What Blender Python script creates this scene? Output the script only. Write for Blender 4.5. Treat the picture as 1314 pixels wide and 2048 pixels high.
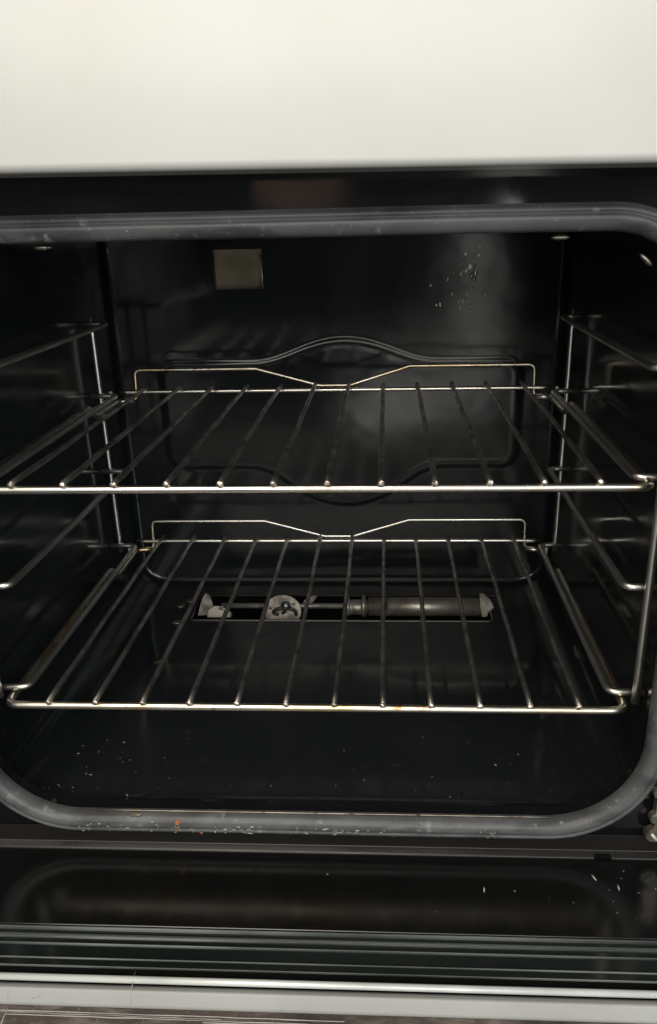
import bpy, bmesh, math, random
from mathutils import Vector, Matrix
random.seed(4)
for o in list(bpy.data.objects): bpy.data.objects.remove(o)
SC = bpy.context.scene
COL = SC.collection
ZC = 0.80                       # eye height of the photographer above the kitchen floor

# ------------------------------------------------------------ camera
YAW, PITCH, ROLL = math.radians(3.2215), math.radians(20.395), math.radians(-1.3115)
cyw, syw, cp, sp = math.cos(YAW), math.sin(YAW), math.cos(PITCH), math.sin(PITCH)
fwd = Vector((-syw*cp, cyw*cp, -sp)); rt = Vector((cyw, syw, 0)); up = rt.cross(fwd)
r2 = rt*math.cos(ROLL) + up*math.sin(ROLL); u2 = up*math.cos(ROLL) - rt*math.sin(ROLL)
cam = bpy.data.cameras.new('camera'); co = bpy.data.objects.new('camera', cam); COL.objects.link(co)
co.matrix_world = Matrix(((r2.x, u2.x, -fwd.x, .0553), (r2.y, u2.y, -fwd.y, 0), (r2.z, u2.z, -fwd.z, ZC), (0, 0, 0, 1)))
cam.sensor_fit = 'HORIZONTAL'; cam.sensor_width = 36; cam.lens = 1581.92/1314*36
cam.shift_x = (657-691.67)/1314; cam.clip_start = .01; cam.clip_end = 50
SC.camera = co

# ------------------------------------------------------------ light
w = bpy.data.worlds.new('World'); SC.world = w; w.use_nodes = True
bg = w.node_tree.nodes['Background']; bg.inputs[0].default_value = (.93, .98, 1, 1); bg.inputs[1].default_value = .085
def area(name, loc, target, sx, sy, watt, col, shape='RECTANGLE'):
    l = bpy.data.lights.new(name, 'AREA'); l.shape = shape; l.size = sx; l.size_y = sy; l.energy = watt; l.color = col
    o = bpy.data.objects.new(name, l); COL.objects.link(o)
    o.location = (loc[0], loc[1], loc[2]+ZC)
    d = Vector(target)-Vector(loc); o.rotation_euler = d.to_track_quat('-Z', 'Y').to_euler()
    return o
area('ceiling_lamp', (-.45, -.45, 1.5), (0, .38, -.2), .9, .9, 20, (1, .92, .79))
area('front_fill', (-.15, -1.25, .62), (0, .7, -.2), 1.5, .75, 20, (1, .965, .89))  # unseen fill, added in front to brighten the rack and support wires
area('window_light', (1.12, -1.0, .45), (.1, .45, -.05), .7, 1.0, 12.5, (.88, .97, 1))
area('tall_patch_light', (.35, -1.15, -.36), (.1, .6, -.2), .18, .80, 1.0, (1, .98, .93), shape='ELLIPSE')  # added lamp, mirrored as the upper bright patch on the back wall
area('low_patch_light', (.08, -1.1, -.62), (.05, .8, -.3), .36, .24, .72, (1, .97, .92), shape='ELLIPSE')  # unseen lamp added for the lower bright reflection in the back wall
area('person_glow', (-.085, -.5, .05), (-.03, .44, .02), .15, .10, .022, (1, .62, .45), shape='ELLIPSE')  # added stand-in for a person's warm reflection in the black frame
SC.view_settings.view_transform = 'Standard'; SC.view_settings.look = 'None'
SC.view_settings.gamma = 1; SC.view_settings.exposure = 0; SC.view_settings.use_curve_mapping = False

# ------------------------------------------------------------ materials
MATS = {}
def mat(name, base, rough=.4, metal=0, spec=.5, coat=0, noise=None, rnoise=None, bump=None, dirt=None, ior=1.5):
    """noise=(scale, colour2, lo, hi)  rnoise=(scale, lo, hi)  bump=(scale, strength, dist)  dirt=list of the same tuples as noise + distortion"""
    m = bpy.data.materials.new(name); m.use_nodes = True; nt = m.node_tree; b = nt.nodes['Principled BSDF']
    b.inputs['Base Color'].default_value = (*base, 1); b.inputs['Roughness'].default_value = rough
    b.inputs['Metallic'].default_value = metal; b.inputs['Specular IOR Level'].default_value = spec
    b.inputs['Coat Weight'].default_value = coat; b.inputs['IOR'].default_value = ior; b.inputs['Coat Roughness'].default_value = .06
    tc = nt.nodes.new('ShaderNodeTexCoord')
    def nz(scale, det=5, dis=0, stretch=None):
        n = nt.nodes.new('ShaderNodeTexNoise'); n.inputs['Scale'].default_value = scale; n.inputs['Detail'].default_value = det
        n.inputs['Distortion'].default_value = dis
        src = tc.outputs['Object']
        if stretch:
            mp = nt.nodes.new('ShaderNodeMapping'); mp.inputs['Scale'].default_value = stretch; nt.links.new(src, mp.inputs[0]); src = mp.outputs[0]
        nt.links.new(src, n.inputs['Vector']); return n.outputs['Fac']
    def ramp(fac, lo, hi, a=0., c=1.):
        r = nt.nodes.new('ShaderNodeMapRange'); r.inputs[1].default_value = lo; r.inputs[2].default_value = hi
        r.inputs[3].default_value = a; r.inputs[4].default_value = c; nt.links.new(fac, r.inputs[0]); return r.outputs[0]
    cur = None
    for d in ([noise] if noise else []) + (dirt or []):
        sc, c2, lo, hi = d[:4]; st = d[4] if len(d) > 4 else None
        mx = nt.nodes.new('ShaderNodeMix'); mx.data_type = 'RGBA'
        if cur is None: mx.inputs[6].default_value = (*base, 1)
        else: nt.links.new(cur, mx.inputs[6])
        mx.inputs[7].default_value = (*c2, 1)
        nt.links.new(ramp(nz(sc, 6, .4, st), lo, hi), mx.inputs[0]); cur = mx.outputs[2]
    if cur is not None: nt.links.new(cur, b.inputs['Base Color'])
    if rnoise: nt.links.new(ramp(nz(rnoise[0], 4, .6), .35, .7, rnoise[1], rnoise[2]), b.inputs['Roughness'])
    if bump:
        bn = nt.nodes.new('ShaderNodeBump'); bn.inputs['Strength'].default_value = bump[1]; bn.inputs['Distance'].default_value = bump[2]
        nt.links.new(nz(bump[0], 3), bn.inputs['Height']); nt.links.new(bn.outputs[0], b.inputs['Normal'])
    MATS[name] = m; return m
ENAMEL = mat('black_enamel', (.0120, .0138, .0146), rnoise=(9, .07, .24), bump=(7, .12, .01), dirt=[(60, (.022, .021, .02), .66, .74)])
BACKEN = mat('back_wall_enamel', (.0100, .0118, .0124), spec=.34, rnoise=(7, .12, .22), bump=(8, .12, .012), dirt=[(45, (.02, .02, .018), .64, .75)])
FRAME = mat('frame_enamel', (.0085, .0085, .010), rnoise=(12, .05, .16), bump=(9, .06, .006), dirt=[(110, (.05, .05, .05), .72, .78)])
FRAME_LO = mat('brown_black_enamel', (.017, .0152, .014), rnoise=(14, .25, .45), bump=(60, .05, .001))
RUBBER = mat('gasket_rubber', (.090, .092, .094), rough=.42, spec=.5, noise=(30, (.125, .127, .128), .4, .7), bump=(260, .2, .0006),
             dirt=[(18, (.045, .045, .047), .48, .66, (1, 1, 3)), (60, (.13, .13, .128), .60, .72, (.5, 1, 2)), (140, (.19, .19, .185), .62, .72), (420, (.42, .42, .41), .715, .76)])
WHITE = mat('white_enamel', (.545, .530, .492), rough=.26, spec=.5, bump=(4, .10, .012), noise=(5, (.665, .663, .637), .22, .78), dirt=[(300, (.35, .3, .22), .80, .84)])  # broad noise puts soft cloudy reflections into the base colour
CHROME = mat('chromed_wire', (.86, .84, .78), rough=.28, metal=1, noise=(14, (.70, .66, .58), .48, .72), rnoise=(14, .24, .34), bump=(60, .02, .0002), dirt=[(26, (.80, .68, .44), .56, .68), (90, (.34, .26, .18), .70, .78)])
RUSTY = mat('tarnished_wire', (.86, .82, .72), rough=.3, metal=1, noise=(30, (.72, .62, .42), .45, .65), rnoise=(14, .26, .36), bump=(60, .02, .0002), dirt=[(22, (.78, .60, .34), .52, .66), (70, (.50, .27, .10), .60, .70), (200, (.14, .08, .04), .68, .74)])
THIN = mat('shelf_wire', (.80, .77, .71), rough=.36, metal=1, noise=(50, (.42, .37, .31), .44, .64), bump=(220, .35, .0006), dirt=[(120, (.5, .48, .44), .64, .72)])
WELD = mat('weld_bead', (.78, .70, .62), rough=.42, metal=1, noise=(400, (.40, .25, .14), .5, .7), bump=(500, .5, .0006))
RAIL = mat('support_wire', (.88, .865, .82), rough=.36, metal=1, noise=(20, (.68, .64, .58), .45, .7))
STEEL = mat('dull_steel', (.38, .35, .30), rough=.42, metal=.9, noise=(40, (.22, .19, .15), .4, .65), bump=(90, .3, .001), dirt=[(110, (.10, .07, .05), .6, .7)])
LAMPPLATE = mat('brown_lamp_plate', (.42, .36, .25), rough=.5, metal=.2, noise=(26, (.26, .22, .15), .4, .65), bump=(40, .3, .002))
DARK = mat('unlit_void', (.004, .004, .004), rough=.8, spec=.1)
DOORGLASS = mat('black_door_glass', (.0055, .0054, .0054), rough=.14, ior=1.62, rnoise=(10, .13, .19), bump=(6, .04, .006), dirt=[(130, (.06, .06, .06), .74, .79)])
GREENGLASS = mat('dark_green_glass', (.0095, .0125, .0115), rough=.12, noise=(20, (.018, .021, .0195), .4, .7, (.15, 1, 1)))
GLASSEDGE = mat('pale_glass_edge', (.19, .205, .19), rough=.3, noise=(9, (.045, .052, .048), .38, .62, (.7, 4, 1)))
GREENPALE = mat('grey_green_glass', (.070, .079, .073), rough=.2, noise=(10, (.035, .045, .04), .4, .65, (.2, 8, 1)))
BEAD = mat('polished_bead', (.80, .82, .79), rough=.34, metal=.2, noise=(20, (.6, .62, .6), .4, .7))
ALU = mat('satin_trim', (.38, .38, .365), rough=.42, noise=(18, (.33, .33, .32), .35, .7), bump=(900, .2, .0004), dirt=[(120, (.20, .19, .18), .70, .75)])
GRIME = mat('baked_grime', (.085, .066, .056), rough=.5, noise=(160, (.18, .15, .13), .46, .66, (.35, 1, 1)), bump=(400, .5, .0008), dirt=[(400, (.20, .18, .165), .62, .70, (2, .6, 1)), (18, (.022, .018, .016), .5, .7)])
SCRATCH = mat('pale_scratch', (.42, .41, .39), rough=.5)
RUST = mat('rust', (.085, .035, .018), rough=.8, noise=(300, (.03, .015, .01), .4, .6), bump=(400, .6, .001))
CRUMB_O = mat('orange_crumb', (.50, .21, .065), rough=.75, noise=(500, (.30, .10, .03), .4, .6), bump=(600, .6, .0008))
CRUMB_D = mat('burnt_crumb', (.11, .085, .055), rough=.7, noise=(500, (.35, .30, .22), .5, .66), bump=(600, .6, .0008))
ASH = mat('pale_ash', (.42, .42, .39), rough=.8)
GREASE = mat('grease_splash', (.75, .74, .68), rough=.36, metal=.7, noise=(200, (.4, .39, .36), .4, .6))

# ------------------------------------------------------------ helpers
def wloc(o):
    v = Vector((0, 0, 0))
    while o: v += o.location; o = o.parent
    return v
FLAT = ('cavity_wall', 'floor_panel', 'inner_panel', 'lower_lip', 'control_panel', 'satin_trim', 'rear_flange', 'hinge_arm')
def mesh_obj(name, bm, m, parent=None, smooth=True, origin=None):
    """bm in photographer-relative coordinates (eye at z=0); the object keeps its place, children relative to their parent"""
    base = Vector(origin) if origin else Vector((0, 0, 0))
    me = bpy.data.meshes.new(name)
    off = (wloc(parent) if parent else Vector((0, 0, 0)))
    bmesh.ops.translate(bm, verts=bm.verts, vec=Vector((0, 0, ZC))-off-base)
    bmesh.ops.recalc_face_normals(bm, faces=bm.faces)
    bm.to_mesh(me); bm.free()
    me.materials.append(m)
    if smooth:
        for p in me.polygons: p.use_smooth = True
    o = bpy.data.objects.new(name, me); COL.objects.link(o)
    o.location = base
    if parent: o.parent = parent
    if smooth and (name in FLAT): o.modifiers.new('wn', 'WEIGHTED_NORMAL').weight = 100
    return o
def thing(name, loc, label, cat, group=None):
    o = bpy.data.objects.new(name, None); COL.objects.link(o); o.empty_display_size = .03
    o.location = (loc[0], loc[1], loc[2]+ZC); o['label'] = label; o['category'] = cat
    if group: o['group'] = group
    return o
def tag(o, label, cat, group=None):
    o['label'] = label; o['category'] = cat
    if group: o['group'] = group
def fillet(pts, r, n=6):
    pts = [Vector(p) for p in pts]; out = [pts[0]]
    for i in range(1, len(pts)-1):
        a, b, c = pts[i-1], pts[i], pts[i+1]
        u, v = (a-b), (c-b); lu, lv = u.length, v.length; u /= lu; v /= lv
        ang = u.angle(v)
        if ang > math.pi-.02: out.append(b); continue
        t = min(r/math.tan(ang/2), lu*.49, lv*.49)
        p0, p1 = b+u*t, b+v*t
        for k in range(n+1):
            s = k/n; out.append(p0*(1-s)**2 + b*2*s*(1-s) + p1*s*s)
    out.append(pts[-1]); return out
def tube(bm, pts, r, seg=10, closed=False, jitter=0, rz=None, dome=True):
    pts = [Vector(p) for p in pts]; n = len(pts); rings = []
    t0 = (pts[1]-pts[0]).normalized()
    nrm = t0.orthogonal().normalized()
    for i in range(n):
        if closed: t = (pts[(i+1) % n]-pts[i-1]).normalized()
        else: t = (pts[min(i+1, n-1)]-pts[max(i-1, 0)]).normalized()
        nrm = (nrm - t*nrm.dot(t)).normalized(); bn = t.cross(nrm)
        rr = r*(1+random.uniform(-jitter, jitter))
        rings.append([bm.verts.new(pts[i]+(nrm*math.cos(a)+bn*math.sin(a))*rr) for a in [2*math.pi*k/seg for k in range(seg)]])
    for i in range(n if closed else n-1):
        A, B = rings[i], rings[(i+1) % n]
        for k in range(seg): bm.faces.new((A[k], A[(k+1) % seg], B[(k+1) % seg], B[k]))
    if not closed:
        for R, i, s in ((rings[0], 0, -1), (rings[-1], -1, 1)):
            t = ((pts[1]-pts[0]) if i == 0 else (pts[-1]-pts[-2])).normalized()
            c = bm.verts.new(pts[i]+t*s*r*(.45 if dome else .05))
            for k in range(seg): bm.faces.new((R[k], R[(k+1) % seg], c))
    return bm
def wire(name, pts, r, m, parent, fr=.006, seg=10, jitter=0, sub=0):
    bm = bmesh.new(); P = fillet(pts, fr) if len(pts) > 2 else [Vector(p) for p in pts]
    if sub:
        Q = []
        for a, b in zip(P[:-1], P[1:]):
            k = max(1, int((b-a).length/sub))
            Q += [a.lerp(b, i/k) for i in range(k)]
        P = Q+[P[-1]]
    tube(bm, P, r, seg, jitter=jitter)
    return mesh_obj(name, bm, m, parent)
def box(bm, x0, x1, y0, y1, z0, z1, bev=0):
    r = bmesh.ops.create_cube(bm, size=1)
    for v in r['verts']:
        v.co = Vector(((x0+x1)/2+v.co.x*(x1-x0), (y0+y1)/2+v.co.y*(y1-y0), (z0+z1)/2+v.co.z*(z1-z0)))
    if bev:
        es = list({e for v in r['verts'] for e in v.link_edges})
        bmesh.ops.bevel(bm, geom=es, offset=bev, segments=3, affect='EDGES', profile=.5)
    return bm
def boxobj(name, x0, x1, y0, y1, z0, z1, m, parent, bev=0, smooth=False):
    return mesh_obj(name, box(bmesh.new(), x0, x1, y0, y1, z0, z1, bev), m, parent, smooth)
def rrect(w, z0, z1, rb, rt_, n=14):
    """rounded rectangle in x,z, counter-clockwise from the bottom-right"""
    P = []
    for cx, cz, r, a0 in ((w-rb, z0+rb, rb, -90), (w-rt_, z1-rt_, rt_, 0), (-w+rt_, z1-rt_, rt_, 90), (-w+rb, z0+rb, rb, 180)):
        for k in range(n+1):
            a = math.radians(a0+90*k/n); P.append((cx+r*math.cos(a), cz+r*math.sin(a)))
    return P
def prism(bm, poly, y0, y1, bevel=0):
    """extrude an x,z polygon along y"""
    A = [bm.verts.new((x, y0, z)) for x, z in poly]; B = [bm.verts.new((x, y1, z)) for x, z in poly]
    n = len(poly)
    for k in range(n): bm.faces.new((A[k], A[(k+1) % n], B[(k+1) % n], B[k]))
    bm.faces.new(A); bm.faces.new(B[::-1])
    return bm
def sweep_y(bm, prof, x0, x1, n=1):
    """extrude a y,z profile along x"""
    rows = [[bm.verts.new((x0+(x1-x0)*i/n, y, z)) for y, z in prof] for i in range(n+1)]
    for A, B in zip(rows[:-1], rows[1:]):
        for k in range(len(prof)-1): bm.faces.new((A[k], A[k+1], B[k+1], B[k]))
    return bm

# ------------------------------------------------------------ dimensions (metres, relative to the eye)
YF = .447          # face of the front frame
YB = .842          # back wall
XW = .236          # inner side walls
ZF = -.400         # cavity floor
ZT = .006          # cavity ceiling
SLOT = (-.157, .166, .7465, .803)   # burner opening in the floor

oven = thing('oven', (0, .45, -.75), 'black enamelled oven with its door down, white panel above and rubber seal round the opening', 'oven')

# front frame: plate with a rounded opening
OP = rrect(.2275, -.3935, -.006, .062, .055)
bm = bmesh.new()
n = len(OP)
def outer(x, z):
    X, Z0, Z1 = .30, -.4285, .034
    return (x, z, X, Z0, Z1)
ins = [bm.verts.new((x, YF, z)) for x, z in OP]
back = [bm.verts.new((x, YF+.004, z)) for x, z in OP]
back2 = [bm.verts.new((x*1.0, YF+.011, z)) for x, z in OP]
outp = []
cx, cz = 0, -.2
for x, z in OP:
    dx, dz = x-cx, z-cz; s = min((.30/abs(dx)) if dx else 1e9, ((.034-cz)/dz if dz > 0 else (-.4245-cz)/dz) if dz else 1e9)
    outp.append(bm.verts.new((cx+dx*s, YF, cz+dz*s)))
for k in range(n):
    j = (k+1) % n
    bm.faces.new((ins[k], ins[j], outp[j], outp[k])); bm.faces.new((back[k], back[j], ins[j], ins[k])); bm.faces.new((back2[k], back2[j], back[j], back[k]))
frame = mesh_obj('front_frame', bm, FRAME, oven, smooth=False)
# lower face of the frame, matt brown-black, with a rolled lip
bm = bmesh.new()
prof = [(YF-.0015, -.4060), (YF-.0020, -.4190), (YF-.0026, -.4198), (YF-.0062, -.4212), (YF-.0074, -.4222), (YF-.0078, -.4240), (YF-.0070, -.4260), (YF+.004, -.4340)]
sweep_y(bm, prof, -.31, .31, 4)
lip = mesh_obj('lower_lip', bm, FRAME_LO, oven)
boxobj('slot', .1985, .2100, YF-.0082, YF-.002, -.4228, -.4204, DARK, lip, .0005)

# cavity: rounded tube from the flange to the back
bm = bmesh.new()
secs = [(YF+.011, rrect(.2275, -.3935, -.006, .062, .055)), (YF+.016, rrect(.231, -.3975, -.001, .050, .05)), (YF+.022, rrect(.2345, -.4015, .004, .036, .04)), (YF+.03, rrect(XW, -.402, ZT, .030, .03)), (YB-.022, rrect(XW, -.402, ZT, .030, .03)), (YB-.008, rrect(XW-.0002, -.4018, ZT-.0002, .030, .03)), (YB-.003, rrect(XW-.0015, -.4004, ZT-.0015, .029, .03)), (YB-.0007, rrect(XW-.0038, -.398, ZT-.0038, .027, .028)), (YB+.0003, rrect(XW-.0065, -.3955, ZT-.0065, .024, .024))]
rows = [[bm.verts.new((x, y, z)) for x, z in P] for y, P in secs]
def in_slot(c): return c.z < -.38 and SLOT[0] < c.x < SLOT[1]
for A, B in zip(rows[:-1], rows[1:]):
    for k in range(len(A)):
        j = (k+1) % len(A)
        c = (A[k].co+A[j].co)/2
        if abs(A[k].co.z-A[j].co.z) < 1e-6 and c.z < -.3 and abs(A[k].co.x-A[j].co.x) > .2: continue   # the flat floor is a sheet of its own
        bm.faces.new((A[k], A[j], B[j], B[k]))
mesh_obj('cavity_wall', bm, ENAMEL, oven)
# floor sheet, with the opening for the burner and a folded rim round it
bm = bmesh.new()
fz = lambda y: -.402 + (.0045*max(0, (YF+.022-y)/.011)**1 if y < YF+.022 else 0)
xs = [-.212, SLOT[0], SLOT[1], .212]; ys = [YF+.011, YF+.016, YF+.022, YF+.03, .60, SLOT[2], SLOT[3], YB-.012, YB-.002]
zf = {YF+.011: -.3935, YF+.016: -.3975, YF+.022: -.4015, YB-.002: -.3995}
g = [[bm.verts.new((x, y, zf.get(y, -.402))) for x in xs] for y in ys]
for i in range(len(ys)-1):
    for k in range(3):
        if k == 1 and abs(ys[i]-SLOT[2]) < 1e-6: continue
        bm.faces.new((g[i][k], g[i][k+1], g[i+1][k+1], g[i+1][k]))
floor = mesh_obj('floor_panel', bm, ENAMEL, oven)
bm = bmesh.new()
P = fillet([(SLOT[0], SLOT[3], -.4015), (SLOT[0], SLOT[2], -.4015), (SLOT[1], SLOT[2], -.4015), (SLOT[1], SLOT[3], -.4015)], .006)
tube(bm, P, .0012, 8)
mesh_obj('opening_rim', bm, mat('worn_rim', (.10, .095, .085), rough=.3, metal=.7), floor)
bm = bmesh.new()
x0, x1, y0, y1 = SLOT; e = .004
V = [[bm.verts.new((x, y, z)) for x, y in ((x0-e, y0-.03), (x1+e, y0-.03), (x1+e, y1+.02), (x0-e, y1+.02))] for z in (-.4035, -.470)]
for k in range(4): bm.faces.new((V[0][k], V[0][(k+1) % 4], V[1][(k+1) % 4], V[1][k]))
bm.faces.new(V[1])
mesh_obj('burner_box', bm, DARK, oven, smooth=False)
# strip behind the opening, folded up against the back wall
boxobj('rear_flange', SLOT[0]-.012, SLOT[1]+.012, SLOT[3]+.001, .826, -.4018, -.3998, FRAME_LO, floor, .0007)

# back wall with its pressed emblem: a band with a round swelling in the middle
def sdf(x, z):
    def sm(a, b, k):
        h = max(k-abs(a-b), 0)/k; return min(a, b)-h*h*k*.25
    hx, hz, r = .196, .062, .02
    qx, qz = abs(x-.004)-hx+r, abs(z+.201)-hz+r
    rect = math.hypot(max(qx, 0), max(qz, 0))+min(max(qx, qz), 0)-r
    circ = math.hypot(x-.010, (z+.2115))-.0955
    return sm(rect, circ, .028)
def step(d):
    t = min(1, max(0, -d/.006)); s = t*t*(3-2*t)
    ridge = math.exp(-((d+.009)/.0022)**2)*.00025
    return .0014*s+ridge
bm = bmesh.new()
NX, NZ = 230, 200
bx0, bx1, bz0, bz1 = -(XW-.006), XW-.006, -.3960, ZT-.006
G = []
for j in range(NZ+1):
    z = bz0+(bz1-bz0)*j/NZ; row = []
    for i in range(NX+1):
        x = bx0+(bx1-bx0)*i/NX
        row.append(bm.verts.new((x, YB-step(sdf(x, z))-.0004*math.sin(x*23+1)*math.sin(z*17), z)))
    G.append(row)
LX0, LX1, LZ0, LZ1 = -.1222, -.0722, -.0672, -.0285
for j in range(NZ):
    for i in range(NX):
        c = (G[j][i].co+G[j+1][i+1].co)/2
        if LX0 < c.x < LX1 and LZ0 < c.z < LZ1: continue
        bm.faces.new((G[j][i], G[j][i+1], G[j+1][i+1], G[j+1][i]))
bmesh.ops.delete(bm, geom=[v for v in bm.verts if not v.link_faces], context='VERTS')
backw = mesh_obj('back_wall', bm, BACKEN, oven)
# lamp window let into the back wall
bm = bmesh.new()
V = [[bm.verts.new((x, y, z)) for x, z in ((LX0-.001, LZ0-.001), (LX1+.001, LZ0-.001), (LX1+.001, LZ1+.001), (LX0-.001, LZ1+.001))] for y in (YB+.0012, YB+.012)]
for k in range(4): bm.faces.new((V[0][k], V[0][(k+1) % 4], V[1][(k+1) % 4], V[1][k]))
mesh_obj('window_reveal', bm, STEEL, backw, smooth=False)
boxobj('lamp_window', LX0-.001, LX1+.001, YB+.010, YB+.013, LZ0-.001, LZ1+.001, LAMPPLATE, backw, .0006)
wire('window_edge', [(LX1-.0002, YB-.0006, LZ0+.0005), (LX1-.0007, YB-.0006, LZ1-.005)], .0006, RAIL, backw)
# grease splashes on the back wall
bm = bmesh.new()
for i in range(46):
    u = random.random()
    x = .134+random.gauss(0, .011)+(.008 if u < .3 else 0); z = -.040-.052*random.random()**.8
    r = random.choice([.0007, .0010, .0013, .0018, .0025])*(1.1 if z < -.05 else .7)
    m4 = Matrix.Translation((x, YB-.0012, z)) @ Matrix.Rotation(random.uniform(-.5, .5), 4, 'Y') @ Matrix.Diagonal((r*.8, r*.15, r*random.uniform(.8, 2.2), 1))
    bmesh.ops.create_icosphere(bm, subdivisions=1, radius=1, matrix=m4)
gs = mesh_obj('grease_splash', bm, GREASE, backw); gs['kind'] = 'stuff'
bm = bmesh.new()
for x, z, r in ((.1345, -.0365, .0011), (.1485, -.030, .0008), (.148, -.038, .001), (.1395, -.0485, .0018), (.1355, -.053, .0011), (.1305, -.0555, .001), (.100, -.0665, .0007)):
    bmesh.ops.create_icosphere(bm, subdivisions=2, radius=1, matrix=Matrix.Translation((x, YB-.001, z)) @ Matrix.Diagonal((r*1.3, r*.25, r*1.9, 1)))
mesh_obj('pale_splash', bm, mat('pale_splash', (.9, .9, .85), rough=.4, metal=.6), backw)['kind'] = 'stuff'

# rubber seal: swept bulb profile round the opening
def seal_path(w, z0, z1, rb, rtp): return rrect(w, z0, z1, rb, rtp, 22)
P0 = seal_path(.2315, -.3985, -.0025, .068, .060)
prof = [(-.0060, .0035), (-.0070, .0008), (-.0068, -.0030), (-.0056, -.0060), (-.0036, -.0076), (-.0012, -.0084), (.0006, -.0084), (.0016, -.0078), (.0020, -.0068), (.0025, -.0066), (.0031, -.0074), (.0044, -.0076), (.0056, -.0066), (.0062, -.0046), (.0066, -.0040), (.0074, -.0036), (.0072, .0005), (.0064, .0025)]
SEALPROF = prof
bm = bmesh.new(); rows = []
# subdivide long straight runs so that the rubber can waver a little
PP = []
for k in range(len(P0)):
    a, b = Vector(P0[k]), Vector(P0[(k+1) % len(P0)]); m_ = max(1, int((b-a).length/.008))
    PP += [a.lerp(b, i/m_) for i in range(m_)]
N = len(PP)
for k in range(N):
    t = (PP[(k+1) % N]-PP[k-1]).normalized(); nx = Vector((t.y, -t.x))      # outward
    s = k*.37; wob = .00016*math.sin(s*.23)+.0001*math.sin(s*.61+1)
    rows.append([bm.verts.new((PP[k].x+nx.x*(a+wob), YF-.0022+d*(1+.02*math.sin(s*.31)), PP[k].y+nx.y*(a+wob))) for a, d in prof])
for k in range(N):
    A, B = rows[k], rows[(k+1) % N]
    for i in range(len(prof)-1): bm.faces.new((A[i], A[i+1], B[i+1], B[i]))
seal = mesh_obj('door_seal', bm, RUBBER, oven)
for x, z, s in ((-.1335, -.0118, 1), (.1475, -.0122, 1), (.1935, -.0245, .9)):
    bm = bmesh.new()
    bmesh.ops.create_uvsphere(bm, u_segments=14, v_segments=8, radius=1, matrix=Matrix.Translation((x, YF+.003, z)) @ Matrix.Rotation(.75 if s < 1 else 0, 4, 'Y') @ Matrix.Diagonal((.0052*s, .002, .0014, 1)))
    mesh_obj('seal_hook', bm, STEEL, seal)

wire('sill_edge', [(-.152, YF-.0030, -.3906), (.168, YF-.0030, -.3906)], .0005, STEEL, frame, sub=.02, jitter=.2)

# white panel over the opening
bm = bmesh.new()
R = .0042; yp = .388; zb = .0214
prof = [(YF-.001, zb+.001), (yp+R, zb)] + [(yp+R-R*math.sin(a), zb+R-R*math.cos(a)) for a in [math.radians(9*i) for i in range(1, 11)]] + [(yp-.0004, zb+.03), (yp-.0002, zb+.06), (yp+.002, zb+.12), (yp+.006, zb+.17), (YF, zb+.175)]
sweep_y(bm, prof, -.32, .32, 8)
for v in bm.verts: v.co.z += -.0085*(v.co.x)        # hangs a touch lower on the right
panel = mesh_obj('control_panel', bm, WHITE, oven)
for x, z, r in ((-.0355, .0752, .00045),):
    bm = bmesh.new(); bmesh.ops.create_icosphere(bm, subdivisions=2, radius=1, matrix=Matrix.Translation((x, yp-.0001, z)) @ Matrix.Diagonal((r, r*.3, r, 1)))
    mesh_obj('enamel_chip', bm, RUST, panel)
for x, r in ((.186, .0032), (.198, .0028), (.205, .004)):
    bm = bmesh.new(); bmesh.ops.create_icosphere(bm, subdivisions=3, radius=1, matrix=Matrix.Translation((x, yp+.010, zb-.0085*x+.0002)) @ Matrix.Diagonal((r*1.5, r, r*.35, 1)))
    for v in bm.verts: v.co += Vector((random.uniform(-1, 1), random.uniform(-1, 1), random.uniform(-1, 1)))*r*.10
    mesh_obj('rust_flake', bm, RUST, panel)

# body of the oven round the cavity (seen only from aside)
bm = bmesh.new()
V = [[bm.verts.new((x, y, z)) for x, z in ((-.30, -.75), (.30, -.75), (.30, .20), (-.30, .20))] for y in (YF+.02, .93)]
for k in range(4): bm.faces.new((V[0][k], V[0][(k+1) % 4], V[1][(k+1) % 4], V[1][k]))
bm.faces.new(V[1])
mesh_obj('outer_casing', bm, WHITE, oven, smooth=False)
boxobj('plinth', -.30, .30, YF+.004, YF+.02, -.75, -.4365, FRAME_LO, oven, .002)

# burner seen through the opening in the floor
burner = bpy.data.objects.new('burner', None); COL.objects.link(burner); burner.parent = oven
burner.location = Vector((.0, .775, -.41+ZC))-wloc(oven)
def cylx(bm, x0, x1, y, z, r, seg=18, r1=None):
    m4 = Matrix.Translation(((x0+x1)/2, y, z)) @ Matrix.Rotation(math.pi/2, 4, 'Y')
    bmesh.ops.create_cone(bm, cap_ends=True, segments=seg, radius1=r, radius2=r if r1 is None else r1, depth=x1-x0, matrix=m4); return bm
SILVER = mat('burner_silver', (.46, .43, .38), rough=.42, metal=.75, noise=(45, (.28, .255, .22), .4, .62), bump=(120, .4, .0015), dirt=[(90, (.16, .13, .10), .62, .72)])
mesh_obj('burner_tube', cylx(bmesh.new(), .034, .158, .784, -.4035, .0105), SILVER, burner)
mesh_obj('collar', cylx(bmesh.new(), .010, .033, .784, -.4045, .0085), SILVER, burner)
mesh_obj('collar', cylx(bmesh.new(), .0265, .031, .784, -.4035, .0120), SILVER, burner)
mesh_obj('collar', cylx(bmesh.new(), .0085, .0135, .784, -.4035, .0105), SILVER, burner)
mesh_obj('gas_pipe', cylx(bmesh.new(), -.130, .010, .784, -.4030, .0030, 12), SILVER, burner)
bm = bmesh.new(); box(bm, .052, .054, .7725, .7745, -.402, -.393)
mesh_obj('air_slot', bm, DARK, burner, False)
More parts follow.
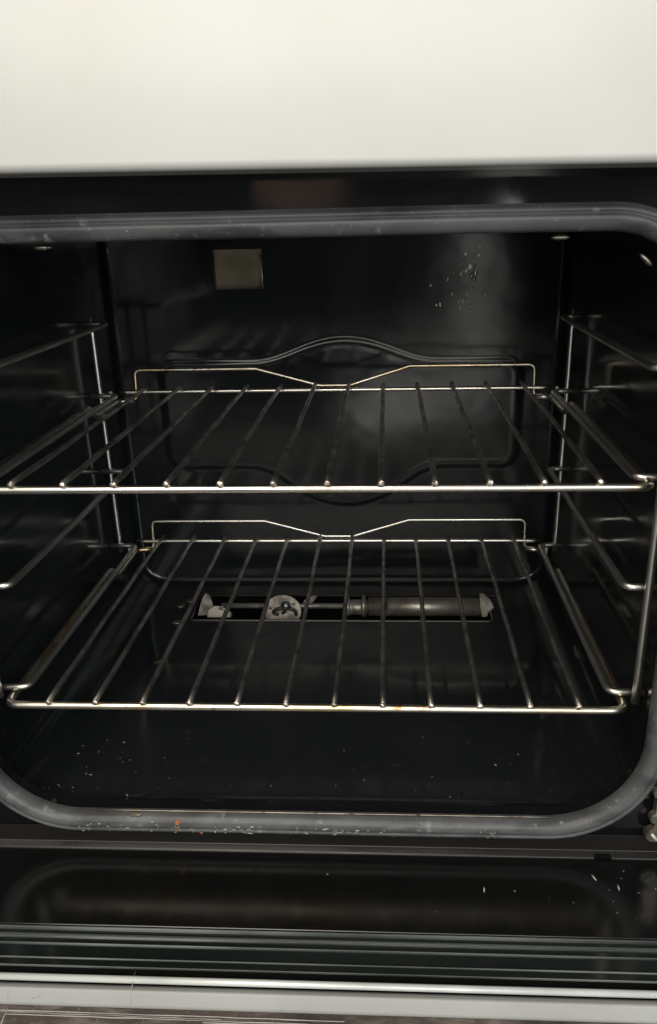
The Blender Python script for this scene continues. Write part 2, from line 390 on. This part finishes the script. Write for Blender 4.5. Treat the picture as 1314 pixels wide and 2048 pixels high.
def disc(name, x, y, z, rx, rz, th, m, parent, tilt=0, poly=None):
    bm = bmesh.new()
    P = poly or [(rx*math.cos(a), rz*math.sin(a)) for a in [2*math.pi*k/28 for k in range(28)]]
    prism(bm, P, -th/2, th/2)
    bmesh.ops.transform(bm, matrix=Matrix.Translation((x, y, z)) @ Matrix.Rotation(tilt, 4, 'X'), verts=bm.verts)
    return mesh_obj(name, bm, m, parent, smooth=False)
PALE = mat('pale_steel', (.34, .31, .27), rough=.45, metal=.5, noise=(90, (.15, .13, .105), .4, .62), bump=(120, .5, .0015))
d = disc('mounting_disc', -.060, .772, -.4035, .0205, .0180, .0022, PALE, burner, -.3)
DW = mat('burnt_wire', (.02, .018, .016), rough=.45)
bm = bmesh.new(); tube(bm, [(-.0560+.0036*math.cos(a), .7672, -.3945+.0036*math.sin(a)) for a in [k*math.pi/8 for k in range(16)]], .0017, 8, closed=True); mesh_obj('electrode_ring', bm, DW, d)
for pts in ([(-.0590, .7675, -.3965), (-.0640, .7675, -.3985), (-.0690, .7680, -.4005), (-.0700, .7690, -.4045), (-.0650, .7690, -.4060)], [(-.0535, .7675, -.3970), (-.0490, .7675, -.3990), (-.0455, .7680, -.4015), (-.0450, .7690, -.4065)], [(-.0580, .7680, -.3985), (-.0570, .7685, -.4020), (-.0600, .7690, -.4045)]):
    wire('electrode_lead', pts, .0019, DW, d, .002)
for x, z in ((-.0730, -.3985), (-.0475, -.3935)):
    bm = bmesh.new(); bmesh.ops.create_uvsphere(bm, u_segments=10, v_segments=6, radius=1, matrix=Matrix.Translation((x, .7695, z)) @ Matrix.Diagonal((.0016, .0010, .0016, 1))); mesh_obj('screw_head', bm, STEEL, d)
bm = bmesh.new(); bmesh.ops.create_uvsphere(bm, u_segments=12, v_segments=8, radius=.0019, matrix=Matrix.Translation((-.0555, .7662, -.3938)))
mesh_obj('electrode_tip', bm, BEAD, d)
disc('bracket', -.146, .775, -.3965, .006, .012, .002, PALE, burner, -.2, [(-.009, -.013), (.003, -.0125), (.0085, -.002), (.006, .009), (.001, .0125), (-.0035, .006)])
disc('clip', -.130, .770, -.4035, .012, .0095, .002, STEEL, burner, -.3, [(-.0135, -.006), (.0135, -.006), (.0105, .001), (.004, .0062), (-.005, .0065), (-.0115, .002)])
wire('clip_edge', [(-.1290, .7665, -.3975), (-.1215, .7665, -.3985), (-.1170, .7665, -.4035), (-.1165, .7665, -.4075)], .0014, SILVER, burner)
disc('tab', -.031, .782, -.3955, .009, .003, .002, PALE, burner, -.1, [(-.008, -.006), (.003, -.002), (.009, .006), (.004, .0062), (-.006, .0005)])
disc('end_bracket', .160, .772, -.3950, .008, .013, .002, PALE, burner, -.2, [(-.006, .013), (-.0015, .0125), (.006, .005), (.0095, -.003), (.004, -.008), (.002, -.013), (-.003, -.013), (-.0055, .002)])
for x, y in ((-.1755, .7800), (-.1705, .7420), (-.166, .792)):
    bm = bmesh.new(); bmesh.ops.create_uvsphere(bm, u_segments=14, v_segments=6, radius=1, matrix=Matrix.Translation((x, y, -.4012)) @ Matrix.Diagonal((.0055, .0045, .0012, 1)))
    mesh_obj('screw_head', bm, STEEL, floor)

# ------------------------------------------------------------ the lowered door (hinged to the oven)
door = bpy.data.objects.new('oven_door', None); COL.objects.link(door); door.parent = oven
ZD = -.4163; KD = .9853
door.location = Vector((0, .43, ZD-.03+ZC))-wloc(oven)
DX = .285
boxobj('door_shell', -DX, DX, -.03, .4300, ZD-.034, ZD-.0135, FRAME_LO, door, .002)
pane = boxobj('inner_panel', -DX, DX, .3752*KD, .4305, ZD-.013, ZD, DOORGLASS, door, .0009, True)
def strip(name, y0, y1, dz, m, bev=.0003):
    return boxobj(name, -DX, DX, y0*KD, y1*KD, ZD-.012, ZD+dz, m, door, bev)
strip('glass_edge', .3732, .3744, -.0002, GLASSEDGE)
strip('glass_strip', .3702, .3730, -.0022, GREENGLASS)
strip('glass_strip', .3680, .3700, -.0012, GREENPALE, .0006)
strip('glass_edge', .3669, .3677, -.0009, GLASSEDGE)
strip('glass_strip', .3632, .3667, -.0020, GREENGLASS)
strip('glass_edge', .3621, .3629, -.0010, GLASSEDGE)
strip('glass_strip', .3530, .3619, -.0022, GREENGLASS)
strip('glass_edge', .3520, .3528, -.0012, GLASSEDGE)
strip('glass_strip', .3475, .3518, -.0018, GREENGLASS)
strip('glass_edge', .3468, .3473, -.0014, GLASSEDGE)
strip('glass_strip', .3392, .3466, -.0024, DARK)
bm = bmesh.new(); cylx(bm, -DX, DX, .3378*KD, ZD-.0004, .0020, 16); mesh_obj('metal_bead', bm, BEAD, door)
bm = bmesh.new()
prof = [(.3362, ZD-.010), (.3360, ZD-.0026), (.3340, ZD-.0022), (.3325, ZD-.0012), (.3316, ZD-.0008), (.3308, ZD-.0010), (.3300, ZD-.0018), (.3266, ZD-.0066), (.3261, ZD-.0076), (.3261, ZD-.010)]
sweep_y(bm, [(y*KD, z) for y, z in prof], -DX, DX, 6)
trim = mesh_obj('satin_trim', bm, ALU, door)
win = boxobj('window_pane', -DX, DX, -.02, .3258*KD, ZD-.012, ZD-.0080, GRIME, door, .0005)
for x0, x1, y, wd in ((-.172, .03, .3178, .0003), (-.165, .01, .3155, .00025), (-.05, .12, .3140, .00025), (-.17, -.04, .3168, .0002)):
    bm = bmesh.new(); P = [(x0+(x1-x0)*i/14, y*KD+.0042+random.uniform(-.0002, .0002)-.0006*i/14, ZD-.0079) for i in range(15)]
    tube(bm, P, wd, 6, jitter=.5); mesh_obj('scratch', bm, SCRATCH, win)
wire('scratch', [(-.1650, .3185, ZD-.0079), (-.1645, .306, ZD-.0079)], .0004, SCRATCH, win)
for pts in ([(-.0955, .3445, ZD-.0018), (-.0945, .3378, ZD+.0009), (-.0938, .3312, ZD-.0004), (-.0935, .3268, ZD-.0062)],
            [(-.1660, .3305, ZD-.0010), (-.1665, .3272, ZD-.0056)], [(-.1520, .3275, ZD-.0050), (-.1480, .3281, ZD-.0042), (-.1475, .3290, ZD-.0030)]):
    wire('scratch', [(a, b*KD, c) for a, b, c in pts], .00022, SCRATCH, trim, .0005)
# hinge at the right of the opening
hinge = bpy.data.objects.new('door_hinge', None); COL.objects.link(hinge); hinge.parent = oven
hinge.location = Vector((.236, YF, -.39+ZC))-wloc(oven)
HX, HY = .2355, YF-.006
bm = bmesh.new(); box(bm, HX-.0005, HX+.010, HY-.003, HY+.004, -.398, -.355, .001); mesh_obj('hinge_arm', bm, STEEL, hinge, True)
for z, r, nm in ((-.3985, .0062, 'pivot'), (-.3845, .0045, 'pivot'), (-.3640, .0040, 'pivot')):
    bm = bmesh.new(); bmesh.ops.create_cone(bm, cap_ends=True, segments=20, radius1=r, radius2=r*.85, depth=.006, matrix=Matrix.Translation((HX, HY-.002, z)) @ Matrix.Rotation(math.pi/2, 4, 'X'))
    bmesh.ops.bevel(bm, geom=[e for e in bm.edges if len(e.link_faces) == 2 and e.calc_face_angle(0) > .8], offset=.0008, segments=2, affect='EDGES')
    o = mesh_obj(nm, bm, STEEL, hinge, False)
wire('pin', [(HX-.002, HY-.0055, -.3962), (HX+.0015, HY-.0055, -.4008)], .0011, BEAD, hinge)

# ------------------------------------------------------------ wire side supports
ZL = (-.0895, -.1590, -.2362, -.3180)     # shelf levels
def support(s, label):
    t = thing('shelf_support', (s*.2275, .62, -.335), label, 'shelf support', 'wire shelf supports on the side walls')
    xo = s*.2272
    wire('rear_upright', [(xo, .759, -.0835), (xo, .759, -.3265)], .0022, RAIL, t, sub=.02, jitter=.03)
    wire('front_upright', [(xo, .480, -.0700), (xo, .480, -.3215)], .0027, RAIL, t, sub=.02, jitter=.03)
    for k, z in enumerate(ZL):
        dz = .0006*math.sin(k*2.1+s); xi = (-.2100, -.2095, -.2085, -.2085)[k] if s < 0 else (.2165, .2125, .2140, .2105)[k]
        wire('rung', [(s*.2350, .487, z+.0005), (xi, .487, z+.0005), (xi, .755+dz, z), (s*.2350, .755+dz, z)], .0025, RAIL, t, .007, seg=12, sub=.015, jitter=.02)
        bm = bmesh.new()
        bmesh.ops.create_uvsphere(bm, u_segments=10, v_segments=6, radius=1, matrix=Matrix.Translation((xo, .757, z-.0002)) @ Matrix.Diagonal((.0028, .0030, .0022, 1)))
        mesh_obj('weld', bm, RAIL, t)
    return t
support(-1, 'wire shelf support on the left side wall, four rungs between two uprights')
support(1, 'wire shelf support on the right side wall, four rungs between two uprights')

# ------------------------------------------------------------ the two racks
def rack(zw, label, lower):
    """zw: height of the cross wires"""
    zs = zw-.0046                               # frame height
    t = thing('oven_rack', (0, .625, zs-.012), label, 'oven rack', 'wire racks in the oven')
    bar = RUSTY if lower else CHROME
    x = .2195
    half = [(x, .4731, zs), (x, .706, zs+.0005), (x-.003, .711, zs-.009), (.2165, .775, zs-.0085), (.2005, .779, zs-.0085)]
    wire('frame_bar', [(-a, b, c) for a, b, c in half[::-1]]+half, .0028, bar, t, .0095, seg=16, sub=.010, jitter=.006)
    for s in (-1, 1):
        wire('stop_peg', [(s*.2185, .765, zs+.0035), (s*.2195, .764, zs-.0012), (s*.2192, .764, zs-.009)], .0017, BEAD, t, .002)
    wire('back_bar', [(-.2162, .7813, zs-.0002), (.2162, .7813, zs-.0002)], .0021, CHROME, t, seg=12, sub=.01, jitter=.02)
    zg = zw+.0165; yg = .7855
    wire('rear_guard', [(-.2155, .7790, zs-.0090), (-.1988, yg-.0025, zs-.0090), (-.1988, yg, zg), (-.076, yg, zg), (-.012, yg, zs+.0035), (.018, yg, zs+.0035), (.078, yg, zg+.0008), (.2000, yg, zg+.0008), (.2000, yg-.0025, zs-.0090), (.2155, .7790, zs-.0090)], .00165, CHROME if lower else RUSTY, t, .006, seg=10, sub=.012, jitter=.02)
    for i in range(12):
        wx = -.187+.034*i + random.uniform(-.0006, .0006); wob = random.uniform(-.0008, .0008); ph = random.random()*6
        P = [(wx+wob*math.sin(k/16*math.pi)+.0002*math.sin(k*1.3+ph), .4712+(.783-.4712)*k/16, zw+.00025*math.sin(k*.9+ph)) for k in range(17)]
        wire('cross_wire', P, .00195, THIN, t, .05, seg=10, jitter=.03)
        bm = bmesh.new()
        bmesh.ops.create_icosphere(bm, subdivisions=2, radius=1, matrix=Matrix.Translation((wx, .4705, zw-.0004)) @ Matrix.Diagonal((.0022, .0011, .0021, 1)))
        for v in bm.verts: v.co += Vector([random.uniform(-1, 1)*.00045 for _ in range(3)])
        mesh_obj('weld', bm, WELD, t)
    return t
rack(-.1558, 'upper wire rack, clean bright front bar level with the middle of the opening', False)
rack(-.3189, 'lower wire rack with brown rust specks along its front bar', True)

# ------------------------------------------------------------ crumbs and specks
def crumb(name, x, y, z, s, m, label, sub=2, flat=(1, .6, 1)):
    bm = bmesh.new(); bmesh.ops.create_icosphere(bm, subdivisions=sub, radius=1)
    for v in bm.verts:
        k = 1+random.uniform(-.42, .3); v.co = Vector((v.co.x*flat[0]*s[0]*k+x, v.co.y*flat[1]*s[1]*k+y, v.co.z*flat[2]*s[2]*k+z))
    bmesh.ops.translate(bm, verts=bm.verts, vec=(-x, -y, -z-ZC))
    o = mesh_obj(name, bm, m, None, smooth=False); o.location = (x, y, z+ZC)
    tag(o, label, 'crumb'); return o
crumb('crumb', -.0925, YF-.0095, -.3965, (.0021, .0015, .0045), CRUMB_O, 'large orange crumb stuck on the lower rubber seal')
crumb('crumb', -.1225, YF-.0070, -.3912, (.0038, .002, .0018), CRUMB_D, 'dark burnt crumb on top edge of the lower rubber seal')
crumb('crumb', -.0778, YF-.0040, -.4085, (.0014, .001, .0012), CRUMB_O, 'tiny orange crumb on the black frame just below the seal')
bm = bmesh.new()
def speck(x, y, z, r, sx=1):
    bmesh.ops.create_icosphere(bm, subdivisions=1, radius=1, matrix=Matrix.Translation((x, y, z)) @ Matrix.Rotation(random.uniform(0, 3), 4, 'Z') @ Matrix.Diagonal((r*sx, r, r*.5, 1)))
for i in range(38):
    y = YF+.024+abs(random.gauss(0, .045)); x = random.uniform(-.2, .18)
    speck(x, y, -.4014, random.choice([.00022, .0003, .0003, .0005]), random.choice([1, 1, 1.5, 3]))
for i in range(14): speck(-.185+random.gauss(0, .02), YF+.028+abs(random.gauss(0, .03)), -.4012, .0004, random.choice([1, 2, 4]))
sp = mesh_obj('ash_specks', bm, ASH); sp['kind'] = 'stuff'; sp['label'] = 'pale ash specks scattered over the oven floor behind the seal'; sp['category'] = 'ash'
bm = bmesh.new()
for i in range(16): speck(random.choice([random.uniform(-.2, .26), random.uniform(.13, .24)]), random.uniform(.379, .424), ZD+.0002, random.choice([.0002, .0003, .0004]), random.choice([1, 1, 2, 4]))
for x, y, r in ((.192, .417, .0007), (.206, .409, .0006), (.118, .405, .0006)): speck(x, y, ZD+.0002, r, 5)
sp = mesh_obj('door_specks', bm, ASH); sp['kind'] = 'stuff'; sp['label'] = 'pale specks and lint on the black inner panel of the lowered door'; sp['category'] = 'dust'
bm = bmesh.new()
def seal_surface(a):
    for (a0, d0), (a1, d1) in zip(SEALPROF[:-1], SEALPROF[1:]):
        if a0 <= a <= a1: return d0+(d1-d0)*(a-a0)/(a1-a0)
    return -.006
for i in range(120):
    c = random.choice([(-.150, .02), (-.105, .012), (-.072, .015), (-.045, .008), (-.045, .008), (.015, .02), (.03, .02), (.125, .004), (.17, .006), (0, .1)])
    x = random.gauss(*c); a = random.uniform(-.002, .0056)
    if abs(x) > .165: continue
    r = random.choice([.0002, .0003, .0003, .0004, .0006])
    m4 = Matrix.Translation((x, YF-.0022+seal_surface(a)-.0001, -.3985-a)) @ Matrix.Rotation(random.uniform(-.4, .4), 4, 'Y') @ Matrix.Diagonal((r*random.choice([1, 1, 1.6, 3, 5]), r*.6, r*random.uniform(.7, 1.3), 1))
    vs = bmesh.ops.create_icosphere(bm, subdivisions=1, radius=1, matrix=m4)['verts']
    for v in vs: v.co += Vector([random.uniform(-1, 1)*r*.35 for _ in range(3)])
sp = mesh_obj('seal_flakes', bm, ASH); sp['kind'] = 'stuff'; sp['label'] = 'pale flakes and smears along the lower rubber seal'; sp['category'] = 'ash'
